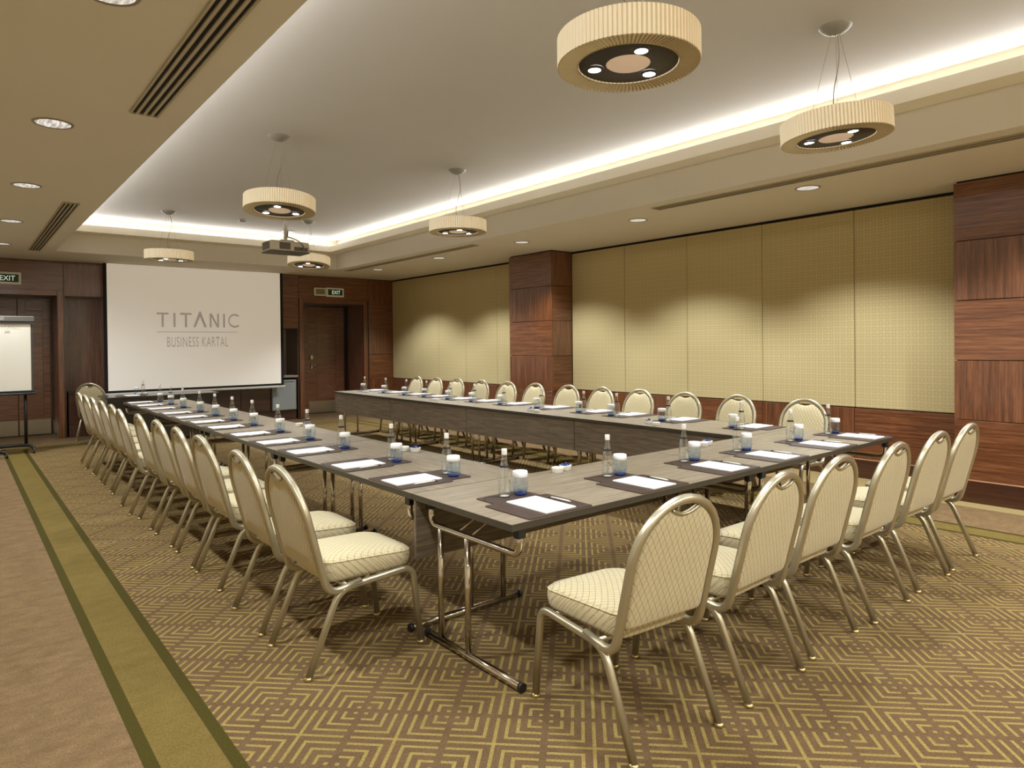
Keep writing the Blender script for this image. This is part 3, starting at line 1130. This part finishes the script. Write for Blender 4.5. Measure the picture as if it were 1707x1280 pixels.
def table(loc, rz, length, label, panel, posts=True):
    """local x along the length, local y from the seated edge (0) to the inner edge (TW)"""
    e = empty('folding_table', loc, rz)
    tag(e, label, 'table', 'folding conference tables in a rectangle')
    MB().box(0.003, length - 0.003, 0.003, TW - 0.003, TZ - 0.003, TZ).box(0.006, length - 0.006, 0.006, TW - 0.006, TZ - 0.03, TZ - 0.003).build('tabletop', 'table_laminate', e)
    ed = MB()
    ed.box(0, 0.004, 0, TW, TZ - 0.03, TZ - 0.0008).box(length - 0.004, length, 0, TW, TZ - 0.03, TZ - 0.0008)
    ed.box(0.004, length - 0.004, 0, 0.004, TZ - 0.03, TZ - 0.0008).box(0.004, length - 0.004, TW - 0.004, TW, TZ - 0.03, TZ - 0.0008)
    ed.build('edge_band', 'table_edge', e)
    if panel:
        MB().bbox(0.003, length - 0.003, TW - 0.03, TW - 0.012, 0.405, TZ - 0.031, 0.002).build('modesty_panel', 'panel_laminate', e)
    for s, x in ((1, 0.07), (-1, length - 0.07)):
        path = fillet([(x, 0.032, 0.705), (x, 0.032, 0.588), (x, 0.735, 0.588), (x, 0.735, 0.705)], 0.055, 7)
        lg = MB().tube(path, 0.0155, 12).build('leg_frame', 'chrome', e)
        MB().tube([(x, 0.035, 0.022), (x, 0.76, 0.022)], 0.0195, 14).build('foot_bar', 'chrome', lg)
        for py in (0.42, 0.65):
            MB().tube([(x, py, 0.03), (x, py, 0.582)], 0.0155, 12).build('post', 'chrome', lg)
        for py in (0.02, 0.76):
            MB().tube([(x, py, 0.0215), (x, py + 0.018, 0.0215)], 0.0212, 14).build('foot_cap', 'black_plastic', lg)
        for py in (0.032, 0.735):
            MB().bbox(x - 0.022, x + 0.022, py - 0.018, py + 0.018, 0.665, 0.7095, 0.003).build('hinge_bracket', 'black_plastic', lg)
        xs_ = x + s * 0.03
        for py in (0.40, 0.50):
            MB().tube([(x, py, 0.588), (x + s * 0.22, py, 0.705)], 0.005, 6).build('folding_stay', 'chrome', lg)
    return e


# front row: seated edge faces -y
table((1.79, 2.19, 0), 0, 1.932, 'grey-brown folding table at the near end, on the flip-chart side corner', True)
table((3.722, 2.19, 0), 0, 1.932, 'grey-brown folding table at the near end, on the fabric-wall corner', True)
# flip-chart side: seated edge faces -x, length runs along +y
LY = [2.998, 4.934, 6.870, 8.806]
for i, yy in enumerate(LY):
    table((1.79, yy + 1.93, 0), -PI / 2, 1.93, 'grey-brown folding table on the flip-chart side, %s from the screen' % ORD[3 - i], False)
RY = [2.998, 4.925, 6.815, 8.705]
RL = [1.925, 1.888, 1.888, 1.86]
for i, yy in enumerate(RY):
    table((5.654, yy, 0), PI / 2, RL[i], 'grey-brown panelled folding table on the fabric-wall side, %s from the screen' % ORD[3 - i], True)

# dark presenter table
dt = empty('presenter_table', (2.58, 12.26, 0))
tag(dt, 'black presenter table standing across in front of the screen', 'table')
MB().bbox(-0.83, 0.83, -0.36, 0.36, 0.712, 0.74, 0.003).build('tabletop', 'black_table_veneer', dt)
MB().bbox(-0.80, 0.80, -0.335, -0.315, 0.05, 0.71, 0.002).build('front_panel', 'black_table_veneer', dt)
MB().bbox(-0.80, -0.775, -0.31, 0.33, 0.0, 0.71, 0.002).build('side_panel', 'black_table_veneer', dt)
MB().bbox(0.775, 0.80, -0.31, 0.33, 0.0, 0.71, 0.002).build('side_panel', 'black_table_veneer', dt)


# ------------------------------------------------------------------ chairs
def chair_proto():
    e = empty('banquet_chair')

    def ytilt(z):
        return 0.078 - 0.25 * (z - 0.45)

    W = 0.222
    # back frame: an arch whose ends sweep forward under the seat
    half = fillet([(W, 0.27, 0.384), (W, 0.104, 0.356), (W, ytilt(0.70), 0.70)], 0.07, 8)
    arch = []
    for k in range(1, 24):
        a = PI * k / 24
        z = 0.70 + 0.228 * math.sin(a)
        arch.append(Vector((W * math.cos(a), ytilt(z), z)))
    other = [Vector((-p.x, p.y, p.z)) for p in reversed(half)]
    MB().tube(half + arch + other, 0.0178, 20, normal=(1, 0, 0), groove=0.24).build('back_frame', 'champagne_metal', e)
    for s in (1, -1):
        p = fillet([(s * 0.226, 0.594, 0.01), (s * 0.223, 0.553, 0.392), (s * 0.223, 0.160, 0.370), (s * 0.228, 0.004, 0.01)], [0.06, 0.075], 8)
        sf = MB().tube(p, 0.0162, 20, normal=(1, 0, 0), groove=0.22).build('side_frame', 'champagne_metal', e)
        for (fx, fy) in ((s * 0.226, 0.594), (s * 0.228, 0.002)):
            MB().lathe([(0.012, 0.016), (0.019, 0.012), (0.0205, 0.004), (0.019, 0.0), (0.001, 0.0)], 14, (fx, fy, 0)).build('foot_cap', 'brass', sf)
    for (yy, zz) in ((0.20, 0.376), (0.47, 0.386)):
        MB().tube([(-0.216, yy, zz), (0.216, yy, zz)], 0.011, 8).build('cross_bar', 'champagne_metal', e)
    # back pad, with the hand notch in its upper edge
    out = []
    rc = 0.025
    bw = 0.204
    for (cx, a0) in ((bw - rc, -90),):
        for k in range(5):
            a = math.radians(a0 + 90 * k / 4)
            out.append((cx + rc * math.cos(a), 0.448 + rc + rc * math.sin(a)))
    out.append((bw, 0.58))
    amax = math.acos(0.074 / bw)
    for k in range(0, 13):
        a = amax * k / 12
        out.append((bw * math.cos(a), 0.70 + 0.213 * math.sin(a)))
    zs_ = out[-1][1]
    for k in range(1, 5):
        q = k / 4
        out.append((0.074 * (1 - q), zs_ - 0.022 * math.sin(q * PI / 2)))
    full = out + [(-x, z) for x, z in reversed(out[:-1])]
    n = len(full)
    cx0, cz0 = 0.0, 0.67
    fr_s = [(1.0, 0.0), (0.985, 0.010), (0.93, 0.017), (0.75, 0.022), (0.45, 0.025)]
    bk_s = [(0.985, -0.007), (0.93, -0.011), (0.6, -0.013)]
    vs_, fs = [], []

    def ring(sc_, off):
        for x, z in full:
            xx, zz = cx0 + (x - cx0) * sc_, cz0 + (z - cz0) * sc_
            vs_.append((xx, ytilt(zz) + off, zz))

    for sc_, off in fr_s:
        ring(sc_, off)
    for sc_, off in bk_s:
        ring(sc_, off)
    vs_.append((cx0, ytilt(cz0) + 0.026, cz0))
    vs_.append((cx0, ytilt(cz0) - 0.013, cz0))
    order_f = list(range(len(fr_s)))
    for i in range(len(fr_s) - 1):
        for k in range(n):
            fs.append((i * n + k, (i + 1) * n + k, (i + 1) * n + (k + 1) % n, i * n + (k + 1) % n))
    cf = len(vs_) - 2
    for k in range(n):
        fs.append(((len(fr_s) - 1) * n + k, cf, (len(fr_s) - 1) * n + (k + 1) % n))
    chain = [0] + [len(fr_s) + j for j in range(len(bk_s))]
    for a, b in zip(chain[:-1], chain[1:]):
        for k in range(n):
            fs.append((a * n + k, a * n + (k + 1) % n, b * n + (k + 1) % n, b * n + k))
    for k in range(n):
        fs.append((chain[-1] * n + k, chain[-1] * n + (k + 1) % n, cf + 1))
    MB().add(vs_, fs, True).build('back_pad', 'chair_fabric', e)
    # grip lining the notch
    gp = []
    for k in range(-6, 7):
        q = k / 6
        x = 0.072 * q
        z = zs_ - 0.022 * math.cos(q * PI / 2) - 0.004
        gp.append((x, ytilt(z) - 0.010, z))
    MB().tube(gp, 0.0065, 8).build('hand_grip', 'champagne_metal', e)
    # seat cushion
    out = []
    for (cx, cy, a0, rr) in ((0.212 - 0.085, 0.578 - 0.085, 0, 0.085), (-(0.212 - 0.085), 0.578 - 0.085, 90, 0.085),
                             (-(0.196 - 0.05), 0.108 + 0.05, 180, 0.05), (0.196 - 0.05, 0.108 + 0.05, 270, 0.05)):
        for k in range(7):
            a = math.radians(a0 + 90 * k / 6)
            out.append((cx + rr * math.cos(a), cy + rr * math.sin(a)))
    n = len(out)
    cy0 = 0.34
    rings = [(0.90, 0.392), (0.96, 0.398), (0.99, 0.414), (1.008, 0.445), (1.004, 0.476), (0.985, 0.492), (0.94, 0.502), (0.80, 0.510), (0.45, 0.516)]
    vs_, fs = [], []
    for sc_, z in rings:
        for x, y in out:
            vs_.append((x * sc_, cy0 + (y - cy0) * sc_, z - 0.022 * max(0, (cy0 + (y - cy0) * sc_ - 0.20) / 0.37) ** 2 * (1 if z > 0.45 else 0)))
    for i in range(len(rings) - 1):
        for k in range(n):
            fs.append((i * n + k, i * n + (k + 1) % n, (i + 1) * n + (k + 1) % n, (i + 1) * n + k))
    vs_.append((0, cy0, 0.515))
    cf = len(vs_) - 1
    for k in range(n):
        fs.append(((len(rings) - 1) * n + k, (len(rings) - 1) * n + (k + 1) % n, cf))
    fs.append(tuple(range(n))[::-1])
    st = MB().add(vs_, fs, True).build('seat', 'chair_fabric', e)
    pp = [(x * 0.990, cy0 + (y - cy0) * 0.990, 0.489 - 0.022 * max(0, (y - 0.20) / 0.37) ** 2) for x, y in out]
    MB().tube(pp, 0.004, 6, closed=True).build('piping', 'chair_fabric', st)
    return e


chair0 = chair_proto()
first = [True]


def chair(x, y, rz, label, group):
    if first[0]:
        e = chair0
        first[0] = False
    else:
        e = copy_tree(chair0)
    e.location = (x, y, 0)
    e.rotation_euler = (0, 0, rz)
    tag(e, label, 'chair', group)
    return e


GL, GR, GF = 'chairs along the flip-chart side', 'chairs along the fabric wall', 'chairs along the near end of the tables'
left_y = [3.15, 3.765, 4.575, 5.145, 5.775, 6.415, 7.075, 7.72, 8.34, 9.02, 9.62, 10.18]
left_x = [1.197, 1.205, 1.222, 1.222, 1.225, 1.218, 1.185, 1.222, 1.225, 1.232, 1.235, 1.24]
for i, yy in enumerate(left_y):
    chair(left_x[i], yy, -PI / 2 + math.radians([0.5, -1, 1.5, -1, 1, 0, -1, 1, 0, -1.5, 1, 0][i]),
          'ivory banquet chair with champagne frame on the flip-chart side, %s from the screen' % ORD[11 - i], GL)
right_y = [3.235, 3.98, 4.607, 5.297, 5.90, 6.535, 7.207, 7.816, 8.456, 9.164, 9.74, 10.38]
for i, yy in enumerate(right_y):
    chair(6.285 + [0.0, 0.03, -0.02, 0.03, 0.02, 0.04, 0.04, 0.03, 0.02, 0.05, 0.02, 0.03][i], yy, PI / 2 + math.radians([3, -2, 1, 0, -2, 2, 0, 1, -1, 2, 0, -1][i]),
          'ivory banquet chair with champagne frame on the fabric-wall side, %s from the screen' % ORD[11 - i], GR)
front_x = [2.055, 2.724, 3.325, 3.965, 4.62, 5.20]
front_a = [-5.5, 1.5, 0, 1, -1, 0]
front_y = [1.545, 1.53, 1.56, 1.545, 1.56, 1.57]
for i, xx in enumerate(front_x):
    chair(xx, front_y[i], math.radians(front_a[i]),
          'ivory banquet chair with champagne frame at the near end, %s from the fabric wall' % ORD[5 - i], GF)
chair(1.675, 12.81, -PI / 2 + math.radians(56), 'lone ivory banquet chair turned at the end of the black presenter table', 'lone chair')

# ------------------------------------------------------------------ place settings
def mat_mesh():
    # person's left = -x, forward = +y, front edge at y = 0
    poly = [(-0.195, 0), (0.195, 0), (0.195, 0.325), (0.155, 0.325), (0.155, 0.475), (-0.135, 0.475), (-0.135, 0.325), (-0.195, 0.325)]
    pts = []
    n = len(poly)
    for i in range(n):
        a, b, c = Vector(poly[i - 1]), Vector(poly[i]), Vector(poly[(i + 1) % n])
        d1, d2 = (a - b).normalized(), (c - b).normalized()
        for s in range(4):
            q = s / 3
            p1, p2 = b + d1 * 0.012, b + d2 * 0.012
            p = p1 * (1 - q) ** 2 + b * (2 * q * (1 - q)) + p2 * q ** 2
            pts.append((p.x, p.y))
    return MB().prism(pts, 0, 0.0048)


def arc_seam():
    pts = [(-0.075 + 0.05 * math.cos(a), 0.405 + 0.05 * math.sin(a), 0.0048) for a in [math.radians(20 + 16 * k) for k in range(11)]]
    return MB().tube(pts, 0.0016, 6)


mat0 = mat_mesh().build('desk_mat', 'leather')
arc_seam().build('seam', 'leather_seam', mat0)
pad0 = empty('notepad')
MB().bbox(-0.0925, 0.0925, -0.1425, 0.1425, 0.0, 0.0045, 0.0006).build('sheets', 'paper', pad0)
MB().box(-0.0925, 0.0925, -0.1425, 0.1425, -0.0008, 0.0).build('backing_card', 'board_white', pad0)
pen0 = empty('pen')
MB().tube([(0, -0.07, 0.0052), (0, 0.045, 0.0052)], 0.0048, 10).tube([(0, -0.085, 0.0044), (0, -0.07, 0.0052)], [0.0012, 0.0045], 10).build('barrel', 'white_plastic', pen0)
MB().tube([(0, 0.045, 0.0052), (0, 0.066, 0.0052)], 0.0042, 10).build('collar', 'aluminium', pen0)
MB().tube([(0.0, 0.03, 0.0102), (0.0, 0.06, 0.0106)], 0.0012, 6).build('clip', 'aluminium', pen0)
bot0 = empty('water_bottle')
prof = [(0.001, 0.004), (0.020, 0.003), (0.028, 0.0), (0.0315, 0.006), (0.0325, 0.03), (0.0325, 0.075), (0.031, 0.10), (0.026, 0.13), (0.020, 0.158),
        (0.0145, 0.182), (0.0125, 0.198), (0.0125, 0.216)]
MB().lathe(prof, 20).build('glass_body', 'bottle_glass', bot0)
MB().lathe([(0.0135, 0.208), (0.0142, 0.212), (0.0142, 0.234), (0.0125, 0.2375), (0.001, 0.2378)], 18).build('cap', 'white_plastic', bot0)
MB().lathe([(0.0240, 0.146), (0.0218, 0.156)], 20).build('neck_label', 'black_plastic', bot0)
MB().lathe([(0.001, 0.008), (0.016, 0.007), (0.023, 0.0045)], 14).build('thick_base', 'porcelain', bot0)
lb_ = MB()
for k in range(5):
    a = math.radians(-30 + 15 * k)
    r = 0.0329
    z0 = 0.060 + 0.006 * math.sin(k * 2.1)
    da = 0.12
    lb_.add([(r * math.cos(a), r * math.sin(a), z0), (r * math.cos(a + da), r * math.sin(a + da), z0),
             (r * math.cos(a + da), r * math.sin(a + da), z0 + 0.012), (r * math.cos(a), r * math.sin(a), z0 + 0.012)], [(0, 1, 2, 3)])
lb_.build('front_mark', 'dark_grey_bar', bot0)
gl0 = empty('tumbler')
MB().lathe([(0.001, 0.0128), (0.033, 0.0128), (0.037, 0.020), (0.0405, 0.040), (0.0405, 0.052), (0.0385, 0.075), (0.0365, 0.0945)], 24).build('glass_body', 'tumbler_glass', gl0)
MB().lathe([(0.001, 0.001), (0.028, 0.0), (0.032, 0.003), (0.0335, 0.008), (0.033, 0.0125), (0.001, 0.0122)], 24).build('thick_base', 'tumbler_base', gl0)
MB().lathe([(0.038, 0.090), (0.0388, 0.0905), (0.0375, 0.117), (0.0355, 0.119), (0.001, 0.1188)], 24).build('paper_lid', 'paper', gl0)

used = {}


def inst(proto_, name):
    if name not in used:
        used[name] = 1
        return proto_
    return copy_tree(proto_)


SIDE = {'L': 'on the flip-chart side, %s place from the screen', 'R': 'on the fabric-wall side, %s place from the screen',
        'F': 'at the near end, %s place from the fabric wall'}
GRP = {'L': 'on the flip-chart side', 'R': 'on the fabric-wall side', 'F': 'at the near end'}


def setting(side, k, c, edge):
    """c: position of the bottle along the table edge; edge: coordinate of the seated edge"""
    if side == 'F':
        org, rz = Vector((c + 0.0, edge, TZ)), 0.0
        bx = -0.0     # bottle is left of centre by 0.0, see offsets below
    elif side == 'L':
        org, rz = Vector((edge, c, TZ)), -PI / 2
    else:
        org, rz = Vector((edge, c, TZ)), PI / 2
    # the bottle stands at local (-0.0, 0.41); the mat centre lies 0.0 to the right of it
    R = Matrix.Rotation(rz, 3, 'Z')
    where = SIDE[side] % k
    ja = math.radians(random.uniform(-1.2, 1.2))

    def put(o, lx_, ly_, lz, extra, label, cat, grp):
        o.location = org + R @ Vector((lx_, ly_, lz))
        o.rotation_euler = (0, 0, rz + extra)
        tag(o, label, cat, grp)

    mo = inst(mat0, 'mat')
    sh = -0.005          # bottle sits just left of the mat centre
    put(mo, 0.005 - sh * 0, 0.0, 0.0, ja * 0.5, 'brown leather desk mat ' + where, 'desk mat', 'leather desk mats ' + GRP[side])
    put(inst(pad0, 'pad'), 0.02, 0.165, 0.0058, ja, 'white notepad ' + where, 'notepad', 'notepads ' + GRP[side])
    put(inst(pen0, 'pen'), 0.155 + random.uniform(-0.004, 0.004), 0.185, 0.005, math.radians(random.uniform(-4, 6)), 'white ballpoint pen ' + where, 'pen', 'pens ' + GRP[side])
    put(inst(bot0, 'bot'), 0.0 + 0.003, 0.412, 0.0048, random.uniform(-0.6, 0.6), 'clear water bottle ' + where, 'bottle', 'water bottles ' + GRP[side])
    put(inst(gl0, 'gl'), 0.092, 0.398, 0.0048, 0, 'lidded blue tumbler ' + where, 'glass', 'lidded tumblers ' + GRP[side])


for i, c in enumerate([2.085, 2.832, 3.54, 4.139, 4.857, 5.455]):
    setting('F', ORD[5 - i], c, 2.195)
left_c = [3.30, 3.95, 4.702, 5.332, 5.981, 6.662, 7.276, 7.887, 8.493, 9.256, 9.894, 10.50]
for i, c in enumerate(left_c):
    setting('L', ORD[11 - i], c, 1.797)
right_c = [3.25, 4.025, 4.677, 5.149, 5.838, 6.528, 7.143, 7.699, 8.312, 8.876, 9.512, 10.22]
for i, c in enumerate(right_c):
    setting('R', ORD[11 - i], c, 5.647)

# ramekins, one of each pair holding blue sweets
bw0 = empty('ramekin')
MB().lathe([(0.001, 0.0), (0.030, 0.0), (0.0335, 0.004), (0.0365, 0.028), (0.0375, 0.031), (0.035, 0.032), (0.0335, 0.028), (0.030, 0.007), (0.001, 0.006)], 24).build('bowl', 'porcelain', bw0)
bfirst = [True]


def sweet_mesh():
    b = MB()
    b.tube([(-0.013, 0, 0), (-0.006, 0, 0), (0.006, 0, 0), (0.013, 0, 0)], [0.0035, 0.0065, 0.0065, 0.0035], 6)
    b.tube([(-0.013, 0, 0), (-0.020, 0, 0)], [0.002, 0.007], 6)
    b.tube([(0.013, 0, 0), (0.020, 0, 0)], [0.002, 0.007], 6)
    return b.mesh('wrapped_sweet')


sm = sweet_mesh()
sm.materials.append(M['blue_foil'])


def ramekin(x, y, sweets, label, z=TZ):
    if bfirst[0]:
        e = bw0
        bfirst[0] = False
    else:
        e = copy_tree(bw0)
    e.location = (x, y, z)
    tag(e, label, 'bowl', 'white ramekins on the tables')
    if sweets:
        for k in range(4):
            o_ = bpy.data.objects.new('wrapped_sweet', sm)
            C.objects.link(o_)
            a = k * 1.7
            o_.location = (x + 0.012 * math.cos(a), y + 0.012 * math.sin(a), z + 0.022 + 0.006 * k)
            o_.rotation_euler = (0.3 * math.sin(k * 3), 0.4 * math.cos(k * 2), a * 1.3)
            tag(o_, 'blue foil sweet in the ramekin ' + label.split('sweets ')[1], 'sweet', 'blue wrapped sweets in ramekins')


bowls = [((2.725, 2.90), (2.812, 2.925), 'at the near end, close to the flip-chart-side corner'),
         ((4.19, 2.91), (4.275, 2.935), 'at the near end, close to the fabric wall corner'),
         ((2.475, 4.24), (2.51, 4.14), 'on the flip-chart side, near table'),
         ((2.50, 6.22), (2.53, 6.10), 'on the flip-chart side, middle table'),
         ((4.93, 3.93), (4.99, 4.07), 'on the fabric-wall side, fourth table from the screen'),
         ((4.95, 5.60), (4.98, 5.74), 'on the fabric-wall side, third table from the screen'),
         ((5.00, 7.69), (5.01, 7.82), 'on the fabric-wall side, second table from the screen'),
         ((5.08, 9.85), (5.08, 9.97), 'on the fabric-wall side, first table from the screen')]
for a, b, lb in bowls:
    ramekin(a[0], a[1], False, 'small empty white ramekin ' + lb)
    ramekin(b[0], b[1], True, 'small white ramekin holding blue sweets ' + lb)

# things on the presenter table
DT = 'on the black presenter table'
o = copy_tree(mat0); o.location = (2.12, 11.93, TZ); o.rotation_euler = (0, 0, 0)
tag(o, 'brown leather desk mat ' + DT, 'desk mat')
o = copy_tree(pad0); o.location = (2.14, 12.09, TZ + 0.0058); o.rotation_euler = (0, 0, 0.03)
tag(o, 'white notepad ' + DT, 'notepad')
o = copy_tree(bot0); o.location = (2.36, 12.40, TZ); tag(o, 'clear glass water bottle with white cap ' + DT, 'bottle')
o = copy_tree(gl0); o.location = (2.27, 12.42, TZ); tag(o, 'blue-based tumbler under a white paper lid ' + DT, 'glass')
ramekin(2.27, 12.24, False, 'small white ramekin beside the notepad ' + DT)
ramekin(2.37, 12.26, False, 'small white ramekin in front of the bottle ' + DT)
